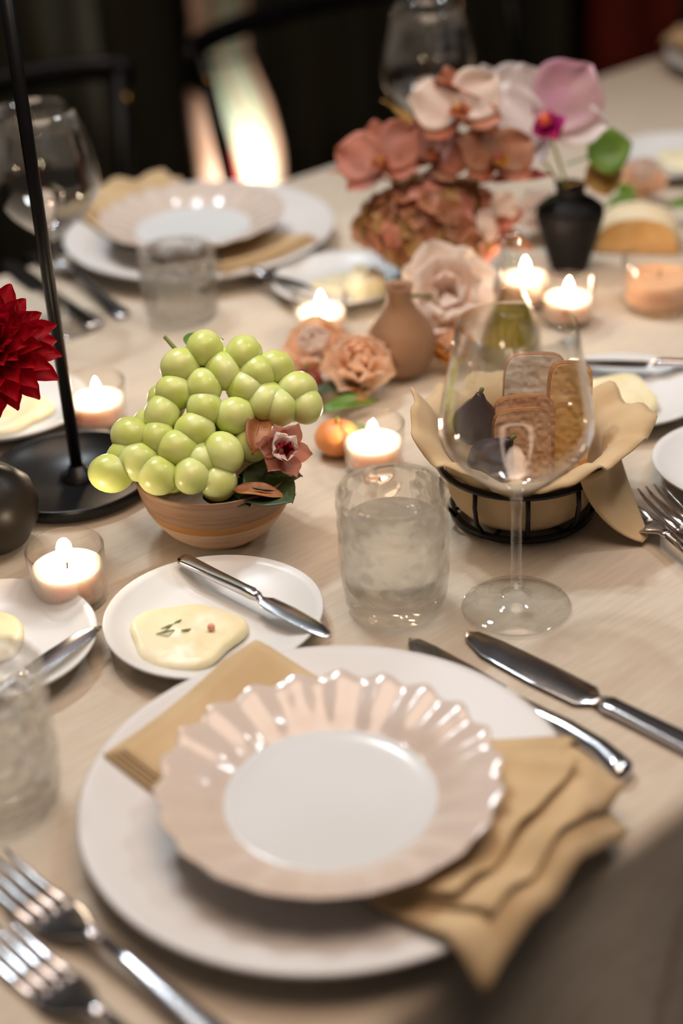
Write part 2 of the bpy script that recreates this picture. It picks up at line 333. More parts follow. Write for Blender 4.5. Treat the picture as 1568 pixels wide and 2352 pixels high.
# ------------------------------------------------------------------ chairs on the far side
def chair(u, n, label, rz=0.0):
    c = empty('dining_chair', T(u, n), ANG + rz); tag(c, label, 'chair', 'black chairs along the far side of the table')
    V, F = lathe([(0, 0.435), (0.19, 0.435), (0.205, 0.445), (0.205, 0.46), (0.19, 0.47), (0, 0.466)], 40)
    raw('seat', V, F, CHAIRM, c)
    for s in (-1, 1):
        raw('leg', *tube([(s * 0.15, -0.15, 0.44), (s * 0.165, -0.17, 0.2), (s * 0.185, -0.195, 0)], [0.016, 0.014, 0.011], 10), CHAIRM, c)
        raw('leg', *tube([(s * 0.15, 0.14, 0.44), (s * 0.165, 0.165, 0.2), (s * 0.185, 0.20, 0)], [0.016, 0.014, 0.011], 10), CHAIRM, c)
        raw('back_post', *tube([(s * 0.165, 0.13, 0.45), (s * 0.195, 0.165, 0.62), (s * 0.218, 0.175, 0.805)], [0.012, 0.011, 0.010], 10), CHAIRM, c)
        raw('rail_glint', *sphere(0.006, seg=10, rings=6), M('glint_brass', '#b08a4a', 0.25, metal=1.0), c, loc=(s * 0.218, 0.163, 0.775))  # bead standing in for a lamp's glint by the rail
    pts = [(-0.232 * math.cos(a), 0.175 + 0.062 * math.sin(a), 0.802 + 0.012 * math.sin(a)) for a in [PI * i / 20 for i in range(21)]]
    rail = []
    V, F = [], []
    sec = [(math.cos(2 * PI * k / 12) * 0.010, math.sin(2 * PI * k / 12) * 0.016) for k in range(12)]
    for i, p in enumerate(pts):
        a = PI * i / 20; nrm = Vector((-math.cos(a), math.sin(a), 0)).normalized()
        for d, h in sec: V.append(Vector(p) + nrm * d + Vector((0, 0, h)))
    for i in range(20):
        for k in range(12): F.append((i * 12 + k, i * 12 + (k + 1) % 12, (i + 1) * 12 + (k + 1) % 12, (i + 1) * 12 + k))
    F.append(tuple(range(12))[::-1]); F.append(tuple(range(240, 252)))
    raw('back_rail', V, F, CHAIRM, c)
    raw('stretcher', *tube([(-0.165, 0.16, 0.2), (0.165, 0.16, 0.2)], 0.008, 8), CHAIRM, c)
    raw('stretcher', *tube([(-0.165, -0.165, 0.2), (0.165, -0.165, 0.2)], 0.008, 8), CHAIRM, c)
    return c
chair(0.90, 1.565, 'black curved-back chair at the left edge, behind the far left wine glass')
chair(1.45, 1.545, 'black curved-back chair in front of the bright drape')
chair(2.02, 1.56, 'black chair behind the wine glass and orchid at the far side')

# ------------------------------------------------------------------ tableware builders
def ringmod(k, amt): return lambda a, r, z, i: (r * (1 + amt * math.sin(2 * a + k) + amt * 0.6 * math.sin(3 * a + 2 * k)), z)
def dinner_plate(x, y, label, rz=0):
    p = [(0, 0.004), (0.072, 0.004), (0.076, 0.0), (0.084, 0.0), (0.088, 0.005), (0.112, 0.0105), (0.130, 0.0165), (0.1355, 0.0195), (0.1365, 0.0215), (0.1350, 0.0230), (0.131, 0.0222), (0.112, 0.0155), (0.096, 0.0105), (0.088, 0.0082), (0.078, 0.0072), (0, 0.007)]
    return tag(raw('dinner_plate', *lathe(p, 96), BLUSHPLATE, loc=(x, y, TZ), rot=(0, 0, rz)), label, 'plate', 'dinner plates')
NF = 22
def salad_plate(x, y, z, label, rz=0):
    e = empty('salad_plate', (x, y, z), rz); tag(e, label, 'plate', 'scalloped salad plates')
    def fl(a, r, zz, i):
        k = max(0.0, min(1.0, (r - 0.060) / 0.03)); c = math.cos(NF * a)
        return r * 0.975 + 0.0017 * k * k * c, zz + 0.0015 * (k ** 0.5) * c
    rim = [(0.0585, 0.0080), (0.0610, 0.0088), (0.0655, 0.0120), (0.072, 0.0150), (0.080, 0.0178), (0.088, 0.0205), (0.0935, 0.0228), (0.0950, 0.0226), (0.0945, 0.0212), (0.088, 0.0180), (0.080, 0.0152), (0.070, 0.0112), (0.0625, 0.0055), (0.0585, 0.0040)]
    raw('rim', *lathe(rim, NF * 14, fl), BLUSH, e)
    well = [(0, 0.0062), (0.048, 0.0064), (0.055, 0.0070), (0.0592, 0.0084), (0.0597, 0.0078), (0.0595, 0.0036), (0.050, 0.0), (0.044, 0.0), (0.042, 0.0025), (0, 0.0025)]
    raw('well', *lathe([(a * 0.975, b) for a, b in well], 80), WELLW, e)
    return e
def plate_z(r):
    if r < 0.088: return 0.0085
    if r < 0.137: return 0.0085 + (r - 0.088) / 0.049 * 0.0158
    return max(0.0035, 0.0243 - (r - 0.137) * 0.95)
def napkin(px, py, ncx, ncy, ang, label, length=0.235, width=0.132, seed=0):
    """Folded napkin lying across a dinner plate centred at px, py; the far end frays into loose folds."""
    e = empty('folded_napkin', (px, py, TZ), 0); tag(e, label, 'napkin', 'folded napkins on dinner plates')
    ca, sa = math.cos(ang), math.sin(ang); random.seed(seed)
    for L in range(4):
        lo = -length / 2 + 0.003 * L; hi = length / 2 + (0.0, 0.022, 0.034, -0.012)[3 - L] ; wd = width * (1 - 0.03 * L); sk = (0.010, -0.016, 0.006, 0.0)[L]
        def fn(s, t, L=L, lo=lo, hi=hi, wd=wd, sk=sk):
            a = lo + (hi - lo) * s; end = max(0.0, (s - 0.62) / 0.38)
            b = (t - 0.5) * wd * (1 + 0.10 * end * (1 if L < 3 else 0)) + sk * end
            X = ncx - px + a * ca - b * sa; Y = ncy - py + a * sa + b * ca; r = math.hypot(X, Y)
            z = plate_z(r) + 0.0024 * L + 0.0006
            fold = end * end * (0.0050 + 0.0042 * math.sin(b * 95 + 0.8) + 0.0022 * math.sin(b * 170 + 2) + 0.0012 * L)
            z = max(z, 0.0025 + 0.0024 * L) + fold
            return (X, Y, z)
        raw('fold', *grid(fn, 44, 20), NAPKIN, e, solid=0.0017)
    return e
def bread_plate(x, y, label, k=0.0, r=0.070, rz=0):
    s = r / 0.070
    p = [(0, 0.003), (0.036, 0.003), (0.038, 0), (0.043, 0), (0.046, 0.004), (0.062, 0.0105), (0.069, 0.0145), (0.070, 0.0162), (0.0688, 0.0170), (0.064, 0.0142), (0.052, 0.0086), (0.042, 0.0064), (0, 0.0058)]
    return tag(raw('bread_plate', *lathe([(a * s, b) for a, b in p], 64, ringmod(k, 0.012)), WHITE, loc=(x, y, TZ), rot=(0, 0, rz)), label, 'plate', 'small white bread plates')
def butter(x, y, z, rx, ry, label, rz=0, h=0.007, herbs=False, seed=0):
    """A smeared pat of soft butter with a swirled top."""
    e = empty('butter', (x, y, z), rz); tag(e, label, 'butter', 'pats of soft butter')
    def fn(a, r, zz, i):
        q = 1 + 0.07 * math.sin(3 * a + seed) + 0.05 * math.sin(5 * a + 2 * seed)
        return r * q * math.hypot(rx * math.cos(a), ry * math.sin(a)), zz * (1 + 0.16 * math.sin(2.0 * a + 9 * r + seed)) if zz > 0 else zz
    raw('spread', *lathe([(0, 0), (0.9, 0), (1.0, h * 0.25), (0.98, h * 0.6), (0.88, h * 0.92), (0.72, h * 0.82), (0.55, h), (0.35, h * 0.85), (0.18, h), (0, h * 0.95)], 40, fn), BUTTER, e)
    if herbs:
        for (hx, hy, ra, ln, mt) in ((-0.010, 0.006, 0.3, 0.011, HERB), (-0.013, 0.0, 0.1, 0.012, HERB), (0.002, -0.002, -0.2, 0.010, HERB), (-0.004, 0.009, 0.6, 0.007, HERB)):
            raw('herb', *loft([(-ln / 2, 0, 0, 0.0004, 0.0003), (0, 0, 0, 0.0014, 0.0005), (ln / 2, 0, 0, 0.0004, 0.0003)], 8), mt, e, loc=(hx, hy, h * 1.05), rot=(0, 0, ra))
        raw('peppercorn', *sphere(0.0026, seg=12, rings=8), PEPPER, e, loc=(0.016, -0.004, h * 1.1))
    return e
def knife(name, x, y, z, d, L, label, style='flat', group='knives', tilt=0.0, cat='knife'):
    """Tip at x, y; the handle runs off along direction d."""
    a = math.atan2(d[1], d[0]); e = empty(name, (x, y, z), rot=(0, tilt, a)); tag(e, label, cat, group)
    bl = L * 0.47; s = L / 0.22
    b = [(0.0, 0.004 * s, 0.0016, 0.0008, 0.0004), (0.006 * s, 0.0030 * s, 0.0018, 0.0058 * s, 0.0005), (0.022 * s, 0.0008 * s, 0.0018, 0.0100 * s, 0.0006), (bl * 0.6, 0, 0.0018, 0.0115 * s, 0.0007), (bl * 0.9, 0, 0.0019, 0.0108 * s, 0.0010), (bl * 0.97, 0, 0.0024, 0.0050 * s, 0.0018), (bl, 0, 0.003, 0.0045 * s, 0.0026)]
    raw('blade', *loft(b, 14, 1.3), STEEL, e)
    if style == 'pistol':
        h = [(bl, 0, 0.003, 0.0046 * s, 0.0026), (bl + 0.006, 0, 0.0034, 0.0062 * s, 0.0034), (bl + 0.03, 0.0005, 0.004, 0.0068 * s, 0.004), (L * 0.72, 0.0015, 0.0044, 0.0072 * s, 0.0044), (L * 0.86, -0.0005, 0.0050, 0.0080 * s, 0.0050), (L * 0.94, -0.005, 0.0056, 0.0096 * s, 0.0056), (L * 0.985, -0.0075, 0.0056, 0.0098 * s, 0.0056), (L, -0.009, 0.0052, 0.0070 * s, 0.0036), (L * 1.005, -0.009, 0.0052, 0.002 * s, 0.001)]
        raw('handle', *loft(h, 16), STEEL, e)
    else:
        h = [(bl, 0, 0.003, 0.0046 * s, 0.0026), (bl + 0.006, 0, 0.0034, 0.0066 * s, 0.0034), (bl + 0.014, 0, 0.0034, 0.0060 * s, 0.0034), (L * 0.8, 0, 0.0034, 0.0076 * s, 0.0028), (L * 0.97, 0, 0.0034, 0.0090 * s, 0.0028), (L, 0, 0.0036, 0.0075 * s, 0.0028)]
        raw('handle', *loft(h, 16, 3.2), STEEL, e)
    return e
def fork(x, y, d, L, label, group='forks', z=None):
    """Tine tips at x, y; the handle runs off along direction d."""
    a = math.atan2(d[1], d[0]); e = empty('fork', (x, y, TZ if z is None else z), a); tag(e, label, 'fork', group); s = L / 0.2
    for k in (-1.5, -0.5, 0.5, 1.5):
        yy = k * 0.0066 * s
        raw('tine', *loft([(0, yy, 0.0090, 0.0008, 0.0006), (0.01 * s, yy, 0.0060, 0.0016 * s, 0.0008), (0.03 * s, yy, 0.0030, 0.0020 * s, 0.0009), (0.052 * s, yy, 0.0032, 0.0023 * s, 0.0011)], 8), STEEL, e)
    raw('head', *loft([(0.049 * s, 0, 0.0031, 0.0124 * s, 0.0010), (0.056 * s, 0, 0.0038, 0.0128 * s, 0.0013), (0.064 * s, 0, 0.0056, 0.0118 * s, 0.0016), (0.072 * s, 0, 0.0085, 0.0085 * s, 0.0018), (0.080 * s, 0, 0.0115, 0.0045 * s, 0.0021), (0.088 * s, 0, 0.0128, 0.0034 * s, 0.0023)], 16), STEEL, e)
    raw('handle', *loft([(0.086 * s, 0, 0.0127, 0.0034 * s, 0.0023), (0.11 * s, 0, 0.0122, 0.0036 * s, 0.0023), (0.15 * s, 0, 0.0075, 0.0060 * s, 0.0022), (0.185 * s, 0, 0.0035, 0.0092 * s, 0.0022), (0.196 * s, 0, 0.0026, 0.0080 * s, 0.0020), (0.2 * s, 0, 0.0024, 0.0030 * s, 0.0012)], 16), STEEL, e)
    return e
def tumbler(x, y, label, r=0.036, h=0.092, water=0.0, seed=0):
    e = empty('tumbler', (x, y, TZ), seed); tag(e, label, 'glass', 'hammered glass tumblers')
    def dim(a, rr, z, i):
        if 0 < i <= 22: return rr + 0.0011 * noise.noise(Vector((math.cos(a) * 5 + seed, math.sin(a) * 5, z * 130))), z
        return rr, z
    out = [(0, 0.0)] + [(r * (0.80 if i == 0 else 0.90 + 0.10 * min(1, i / 7)), 0.001 + h * i / 21) for i in range(22)]
    inn = [(r * 0.955, h + 0.0004)] + [(r * 0.915, h * (1 - k * 0.0833)) for k in range(1, 11)] + [(r * 0.78, 0.012), (0, 0.011)]
    raw('glass_body', *lathe(out + inn, 72, dim), HAMMER, e)
    if water:
        raw('water', *lathe([(0, 0.0125), (r * 0.77, 0.0135), (r * 0.895, 0.020), (r * 0.905, water), (r * 0.88, water - 0.0012), (0, water - 0.0014)], 48), WATER, e)
    return e
def wine_glass(x, y, label, s=1.0):
    e = empty('wine_glass', (x, y, TZ)); tag(e, label, 'wine glass', 'large stemmed wine glasses')
    raw('foot', *lathe([(0, 0), (0.035, 0), (0.0362, 0.0008), (0.0350, 0.0018), (0.020, 0.0036), (0.009, 0.0062), (0.0052, 0.0105), (0.004, 0.016), (0, 0.016)], 56), THIN, e)
    raw('stem', *lathe([(0, 0.0155), (0.0040, 0.0155), (0.0034, 0.03), (0.0032, 0.07), (0.0040, 0.083), (0, 0.0835)], 24), THIN, e)
    o = [(0, 0.083), (0.0050, 0.0840), (0.013, 0.0900), (0.026, 0.1010), (0.038, 0.1130), (0.0455, 0.1235), (0.0480, 0.1330), (0.0472, 0.1440), (0.0440, 0.1620), (0.0395, 0.1840), (0.0360, 0.2020)]
    i = [(0.0354, 0.2022)] + [(max(0, a - 0.0010), b + 0.0002) for a, b in o[::-1][1:-2]] + [(0.004, 0.0885), (0, 0.0875)]
    raw('bowl', *lathe(o + i, 72), THIN, e)
    return e
def votive(x, y, label, r=0.026, h=0.040, wax=0.020, lit=True, mat=None, power=0.12):
    e = empty('votive_candle', (x, y, TZ)); tag(e, label, 'candle', 'glass votive candles')
    raw('glass_cup', *lathe([(0, 0), (r * 0.86, 0), (r * 0.92, 0.0015), (r, h), (r * 0.985, h + 0.0008), (r * 0.955, h), (r * 0.87, 0.0052), (0, 0.0046)], 48), VOTGL, e)
    wx = raw('wax', *lathe([(0, 0.0054), (r * 0.83, 0.0054), (r * 0.885, 0.009), (r * 0.90, wax), (r * 0.86, wax + 0.0004), (r * 0.5, wax - 0.0012), (0, wax - 0.0014)], 36), mat or WAX, e)
    raw('wick', *tube([(0, 0, wax - 0.002), (0.0004, 0, wax + 0.003), (0.0012, 0.0004, wax + 0.006)], 0.0007, 6), WICK, wx)
    if lit:
        raw('flame', *lathe([(0, 0.0), (0.0022, 0.0015), (0.0037, 0.005), (0.0034, 0.0085), (0.0020, 0.0125), (0, 0.0165)], 14), FLAME, wx, loc=(0.0008, 0, wax + 0.0035))
        d = bpy.data.lights.new('candle_light', 'POINT'); d.energy = power; d.color = (1.0, 0.78, 0.56); d.shadow_soft_size = 0.006
        lo = bpy.data.objects.new('candle_light', d); COL.objects.link(lo); lo.parent = e; lo.location = (0, 0, wax + 0.014)
    return e

# ------------------------------------------------------------------ near place setting
PX, PY = -0.017, 0.704
dinner_plate(PX, PY, 'large pale dinner plate in the foreground under a scalloped plate')
napkin(PX, PY, -0.010, 0.722, R(-38.5), 'tan folded napkin between the two foreground plates', seed=2)
salad_plate(-0.015, 0.692, TZ + 0.0188, 'scalloped blush-rimmed salad plate topping the foreground setting', 0.05)
knife('table_knife', 0.072, 0.873, TZ, (0.688, -0.725), 0.235, 'broad steel table knife with flat handle, outermost beside the foreground plate', 'flat', 'knives beside the foreground plate')
knife('table_knife', 0.036, 0.870, TZ, (0.645, -0.764), 0.188, 'steel knife with bulbous pistol handle, closest to the foreground plate', 'pistol', 'knives beside the foreground plate')
fork(-0.2005, 0.679, (0.70, -0.714), 0.215, 'steel fork nearest the foreground plate at lower left', 'forks beside the foreground plate')
fork(-0.1930, 0.628, (0.70, -0.714), 0.215, 'steel fork in the lower left corner, farther from the plate', 'forks beside the foreground plate')
tumbler(-0.202, 0.733, 'empty thick-based glass tumbler cut by the left edge', seed=3)
bread_plate(-0.087, 0.893, 'white bread plate with herbed butter above the foreground plate', 0.4, 0.0715)
butter(-0.104, 0.878, TZ + 0.006, 0.037, 0.036, 'pale butter spread with green herbs on the nearest bread plate', 0.2, 0.009, True, 1)
knife('butter_knife', -0.010, 0.857, TZ + 0.0165, (-0.71, 0.70), 0.140, 'small steel butter knife across the nearest bread plate', 'flat', 'butter knives', cat='knife')
bread_plate(-0.231, 0.880, 'white bread plate cut by the left edge below the votive', 1.7, 0.070)
butter(-0.246, 0.888, TZ + 0.006, 0.036, 0.034, 'pale butter spread on the bread plate at the left edge', 0.7, 0.009, seed=4)
knife('butter_knife', -0.160, 0.884, TZ + 0.0165, (-0.62, -0.785), 0.140, 'steel butter knife on the bread plate at the left edge below the votive', 'flat', 'butter knives')
votive(-0.186, 0.945, 'lit votive candle nearest the camera beside the two bread plates', r=0.0265, h=0.041, wax=0.026)
tumbler(0.0325, 0.914, 'hammered glass tumbler of water in the centre of the table', h=0.087, water=0.064, seed=1)
wine_glass(0.111, 0.904, 'large clear wine glass standing in front of the bread basket')

# ------------------------------------------------------------------ bowl of grapes
def bowl(x, y):
    e = empty('fruit_bowl', (x, y, TZ)); tag(e, 'brown and cream striped ceramic bowl holding green grapes', 'bowl')
    B1 = M('bowl_brown_glaze', '#9c7a5e', 0.5, col2='#8a6a50', nscale=30, stretch=(1, 1, 12), bump=0.2, bscale=60)
    B2 = M('bowl_amber_band', '#b5834a', 0.45, col2='#a8743c', nscale=20, stretch=(1, 1, 10))
    B3 = M('bowl_cream_clay', '#d0b397', 0.6, col2='#c4a488', nscale=20, stretch=(1, 1, 12), bump=0.2, bscale=60)
    lower = [(0, 0.002), (0.022, 0.002), (0.024, 0), (0.029, 0), (0.033, 0.003), (0.041, 0.010), (0.047, 0.0185), (0.0500, 0.0240)]
    band = [(0.0500, 0.0240), (0.0520, 0.0280), (0.0530, 0.0310)]
    upper = [(0.0530, 0.0310), (0.0555, 0.0400), (0.0575, 0.0500), (0.0580, 0.0530), (0.0570, 0.0540), (0.0555, 0.0525), (0.0520, 0.0400), (0.046, 0.024), (0.034, 0.011), (0, 0.0065)]
    raw('lower_body', *lathe(lower, 72), B3, e); raw('glaze_band', *lathe(band, 72), B2, e); raw('upper_body', *lathe(upper, 72), B1, e)
    return e
bowl(-0.087, 1.026)
gb = empty('grape_bunch', (-0.087, 1.026, TZ + 0.05)); tag(gb, 'bunch of green grapes heaped in the striped bowl', 'grapes')
G = [[-0.0883, 1.0543, 0.1299], [-0.0614, 1.0535, 0.1246], [-0.1054, 1.0459, 0.121], [-0.0763, 1.0425, 0.1174], [-0.0407, 1.0477, 0.1149], [-0.0898, 1.0332, 0.1107], [-0.1105, 1.0319, 0.108], [-0.0618, 1.0344, 0.1069], [-0.0259, 1.0365, 0.1015], [-0.0472, 1.0287, 0.0987], [-0.0897, 1.0212, 0.0999], [-0.1194, 1.0212, 0.0978], [-0.0691, 1.0186, 0.0941], [-0.142, 1.0115, 0.0875], [-0.1228, 1.0081, 0.086], [-0.108, 1.0004, 0.0803], [-0.0971, 1.0094, 0.089], [-0.0783, 0.9974, 0.0772], [-0.1363, 0.9965, 0.0748], [-0.1553, 0.9919, 0.0695], [-0.1233, 0.9875, 0.0681], [-0.1001, 0.9851, 0.0678], [-0.039, 1.0264, 0.0949], [-0.0209, 1.0294, 0.0939], [-0.053, 1.0429, 0.113], [-0.100, 1.060, 0.112], [-0.072, 1.066, 0.110], [-0.046, 1.062, 0.100], [-0.085, 1.03, 0.082], [-0.06, 1.035, 0.08], [-0.105, 1.03, 0.075], [-0.085, 1.01, 0.066], [-0.052, 1.05, 0.085], [-0.118, 1.045, 0.095], [-0.03, 1.045, 0.088], [-0.112, 0.996, 0.062], [-0.083, 0.988, 0.060], [-0.118, 1.012, 0.066], [-0.06, 1.012, 0.075], [-0.092, 0.998, 0.072], [-0.128, 1.03, 0.085], [-0.143, 1.003, 0.075]]
random.seed(5); g0 = None
gm = [raw('grape', *sphere(0.0131, sz=sz, seg=20, rings=14), GRAPE, gb) for sz in (1.10, 1.18)]
for i, (x, y, z) in enumerate(G):
    rot = (random.uniform(-1, 1), random.uniform(0.9, 1.9), random.uniform(0, 6)); loc = (x + 0.087, y - 1.026, z - 0.05)
    if i < 2: o = gm[i]; o.location = loc; o.rotation_euler = rot
    else: o = share(gm[i % 2], gb, loc, rot, [random.uniform(0.94, 1.07)] * 3)
raw('stem', *tube([(0.02, 0.01, 0.02), (0.0, 0.02, 0.045), (-0.015, 0.03, 0.07), (-0.03, 0.045, 0.083)], [0.002, 0.002, 0.0018, 0.0014], 8), STEMG, gb)
raw('stem', *tube([(0.02, 0.01, 0.02), (-0.02, -0.005, 0.03), (-0.05, -0.015, 0.026)], [0.002, 0.0016, 0.0012], 8), STEMG, gb)

# ------------------------------------------------------------------ leaves, petals, flowers
def petal_mesh(L, W, cup=0.2, curl=0.3, tip=1.25, nu=8, nv=6, ruffle=0.0):
    """A petal along +x from its base, cupped across and curled along."""
    def fn(s, t):
        b = (t - 0.5) * 2
        wd = W * (math.sin(PI * min(1, (0.10 + 0.90 * s) ** tip * 0.97))) ** 0.55
        x = L * s * (1 - 0.08 * b * b * s); y = wd * b * 0.5
        z = cup * W * b * b * 0.5 + curl * L * s * s + ruffle * W * math.sin(b * 5 + s * 4) * s
        return (x, y, z)
    return grid(fn, nu, nv)
def orient(direction):
    return Vector(direction).normalized().to_track_quat('Z', 'Y').to_euler()
def stem_tube(name, parent, a, b, r, mat, bend=0.15):
    a, b = Vector(a), Vector(b); mid = (a + b) / 2 + Vector((0, 0, 1)) * (b - a).length * bend
    pts = [a * (1 - t) ** 2 + mid * 2 * t * (1 - t) + b * t * t for t in [i / 8 for i in range(9)]]
    return raw(name, *tube(pts, r, 7), mat, parent)
def flower(name, head, direction, rings, label, cat='flower', group=None, stem=None, stemmat=None, heart=None, heart_r=0.01, seed=0):
    """rings: (count, length, width, elevation angle from the flower plane in degrees, base radius, material, cup, curl, ruffle)."""
    random.seed(seed)
    base = Vector(stem) if stem else Vector(head)
    e = empty(name, base); tag(e, label, cat, group)
    Q = Vector(direction).normalized().to_track_quat('Z', 'Y'); hd = Vector(head) - base
    if stem: stem_tube('stem', e, (0, 0, 0), hd - Vector(direction).normalized() * 0.003, 0.0018, stemmat or STEMG, 0.08)
    if heart: raw('flower_heart', *sphere(heart_r, sz=0.7, seg=16, rings=10), heart, e, loc=hd, rot=Q.to_euler())
    for ri, (n, L, W, el, rb, mt, cup, curl, ruf) in enumerate(rings):
        proto = None; off = random.random()
        for k in range(n):
            a = 2 * PI * (k + off + random.uniform(-0.12, 0.12)) / n; ee = R(el + random.uniform(-7, 7))
            loc = Matrix.Rotation(a, 4, 'Z') @ Vector((rb, 0, 0.002 * ri)); loc = hd + Q @ loc
            rot = (Q.to_matrix().to_4x4() @ Matrix.Rotation(a, 4, 'Z') @ Matrix.Rotation(-ee, 4, 'Y')).to_euler(); scl = random.uniform(0.9, 1.08)
            if proto is None:
                proto = raw('petal', *petal_mesh(L, W, cup, curl, ruffle=ruf), mt, e, loc, rot); proto.scale = (scl,) * 3
            else: share(proto, e, loc, rot, (scl,) * 3)
    return e
def leaf_mesh(L, W, fold=0.25, droop=0.25, nu=12, nv=6):
    def fn(s, t):
        b = (t - 0.5) * 2; wd = W * math.sin(PI * s ** 0.8) ** 0.85
        return (L * s, wd * b * 0.5, abs(b) * fold * wd * 0.5 - droop * L * s * s + 0.02 * L * math.sin(9 * s + 2 * b))
    return grid(fn, nu, nv)
def leaf(name, loc, rot, L, W, mat, label, group=None, fold=0.25, droop=0.2, stalk=0.0, cat='leaf'):
    o = empty(name, loc, rot=rot); tag(o, label, cat, group)
    raw('blade', *leaf_mesh(L, W, fold, droop), mat, o, solid=0.0004)
    raw('midrib', *tube([(-stalk, 0, 0.0), (0, 0, 0.0006), (L * 0.5, 0, 0.0008 - droop * L * 0.25), (L * 0.95, 0, 0.0004 - droop * L * 0.9)], [0.0011, 0.0010, 0.0007, 0.0003], 6), mat, o)
    return o

# things tucked into the fruit bowl
leaf('vine_leaf', (-0.066, 0.983, TZ + 0.060), (0.2, 0.35, R(35)), 0.05, 0.034, LEAFD, 'dark green leaf under the grapes at the bowl rim', fold=0.3)
leaf('vine_leaf', (-0.098, 1.068, TZ + 0.122), (0, -0.05, R(60)), 0.034, 0.030, LEAF, 'green leaf peeking out behind the top of the grapes', fold=0.3)
leaf('dried_leaf', (-0.058, 0.992, TZ + 0.078), (0.5, -0.6, R(75)), 0.045, 0.018, LEAFB, 'brown dried leaf standing between grapes and fig halves', fold=0.5)
leaf('dried_leaf', (-0.072, 0.978, TZ + 0.058), (0.2, 0.0, R(-5)), 0.036, 0.014, LEAFB, 'brown dried leaf lying on the bowl rim', fold=0.4)
flower('cyclamen', (-0.040, 1.004, TZ + 0.072), (0.3, -0.75, 0.55), [(6, 0.022, 0.016, 30, 0.003, ROSEP, 0.4, 0.15, 0.05), (5, 0.019, 0.014, 52, 0.002, PINKP, 0.5, 0.2, 0.04), (5, 0.014, 0.011, 66, 0.002, petal('crimson_petal', '#b0203c', '#c04a58', 60), 0.5, 0.2, 0.03)], 'small pink and crimson flower tucked beside the grapes', 'flower', None, stem=(-0.05, 1.016, TZ + 0.048), seed=19)
for (x, y, z, rz, lb) in ((-0.085, 1.010, 0.046, -60, 'dark green leaf lining the bowl below the front grapes'), (-0.070, 1.020, 0.046, -15, 'dark green leaf lining the right side of the bowl'), (-0.062, 1.000, 0.050, -50, 'dark green leaf between the pink flower and the bowl rim')):
    leaf('vine_leaf', (x, y, TZ + z), (0.1, -0.02, R(rz)), 0.046, 0.040, LEAFD, lb, 'dark leaves lining the fruit bowl', 0.15, -0.05)
def fruit(name, x, y, r, mat, label, sz=0.94, cat='fruit', z=TZ):
    e = empty(name, (x, y, z)); tag(e, label, cat)
    def crease(a, rr, zz, i): return rr * (1 - 0.07 * math.exp(-(math.sin(a / 2) / 0.14) ** 2)), zz
    raw('flesh', *lathe([(r * math.sin(PI * i / 16) if 0 < i < 16 else 0, r * sz - r * sz * math.cos(PI * i / 16) - (0.12 * r if i == 16 else 0.03 * r if i == 15 else 0)) for i in range(17)], 40, crease), mat, e, rot=(0, 0, 1.0))
    raw('stalk', *tube([(0, 0, 2 * r * sz - 0.003), (0.001, 0, 2 * r * sz + 0.004)], 0.0013, 6), STEMG, e)
    return e
fruit('peach', -0.135, 1.125, 0.026, PEACHF, 'orange-red peach behind the left side of the grapes')
fruit('plum', -0.128, 1.078, 0.017, M('red_plum_skin', '#b03a3c', 0.35, col2='#d9846a', nscale=18), 'small red plum tucked behind the grape bowl')
fruit('apricot', 0.000, 1.130, 0.0175, APRI, 'small orange apricot on the cloth between bowl and votive', sz=0.8)
for i, (x, y, z, rz, L, W, mt, lb) in enumerate([
    (-0.010, 1.180, 0.012, 20, 0.048, 0.020, LEAF, 'green leaf lying right of the grapes, nearest the apricot'),
    (-0.012, 1.155, 0.008, -15, 0.045, 0.018, LEAF, 'green leaf low beside the apricot'),
    (-0.020, 1.205, 0.016, 5, 0.050, 0.020, LEAFD, 'dark green leaf behind the grapes beside the peach rose'),
    (0.012, 1.222, 0.012, 30, 0.042, 0.018, LEAFD, 'dark green leaf below the brown vase'),
    (-0.004, 1.215, 0.014, -40, 0.038, 0.018, LEAFB, 'reddish brown leaf right of the top grapes')]):
    leaf('garnish_leaf', (x, y, TZ + z), (0.15, -0.1, R(rz)), L, W, mt, lb, 'leaves scattered on the cloth', 0.3, 0.15)
fruit('fig', -0.022, 1.225, 0.014, M('red_fig_skin', '#7a2c26', 0.4, col2='#5c2220', nscale=20), 'small dark red fig under the peach rose', sz=1.0)

# ------------------------------------------------------------------ candle stand, dark vase, dahlia, things at the left
cs = empty('candle_stand', (-0.203, 1.106, TZ)); tag(cs, 'tall black iron candle stand with a round tray base', 'candle stand')
raw('tray', *lathe([(0, 0), (0.060, 0), (0.064, 0.003), (0.0655, 0.012), (0.0640, 0.0130), (0.0620, 0.012), (0.0605, 0.005), (0, 0.004)], 64), BLACKM, cs)
raw('pole', *tube([(0.004, 0.004, 0.004), (0.004, 0.004, 0.2), (0.004, 0.004, 0.42)], [0.0048, 0.0048, 0.0048], 14), BLACKM, cs)
raw('pole_collar', *lathe([(0, 0.0035), (0.014, 0.0035), (0.014, 0.006), (0.008, 0.008), (0.006, 0.014), (0, 0.014)], 24), BLACKM, cs, loc=(0.004, 0.004, 0))
raw('candle_cup', *lathe([(0, 0.415), (0.012, 0.417), (0.014, 0.44), (0.0125, 0.44), (0.011, 0.422), (0, 0.421)], 24), BLACKM, cs, loc=(0.004, 0.004, 0))
raw('tray_loop', *tube([(0.040, -0.022, 0.0115), (0.050, -0.02, 0.013), (0.052, -0.008, 0.013), (0.042, -0.006, 0.0115)], 0.0022, 6), BLACKM, cs)
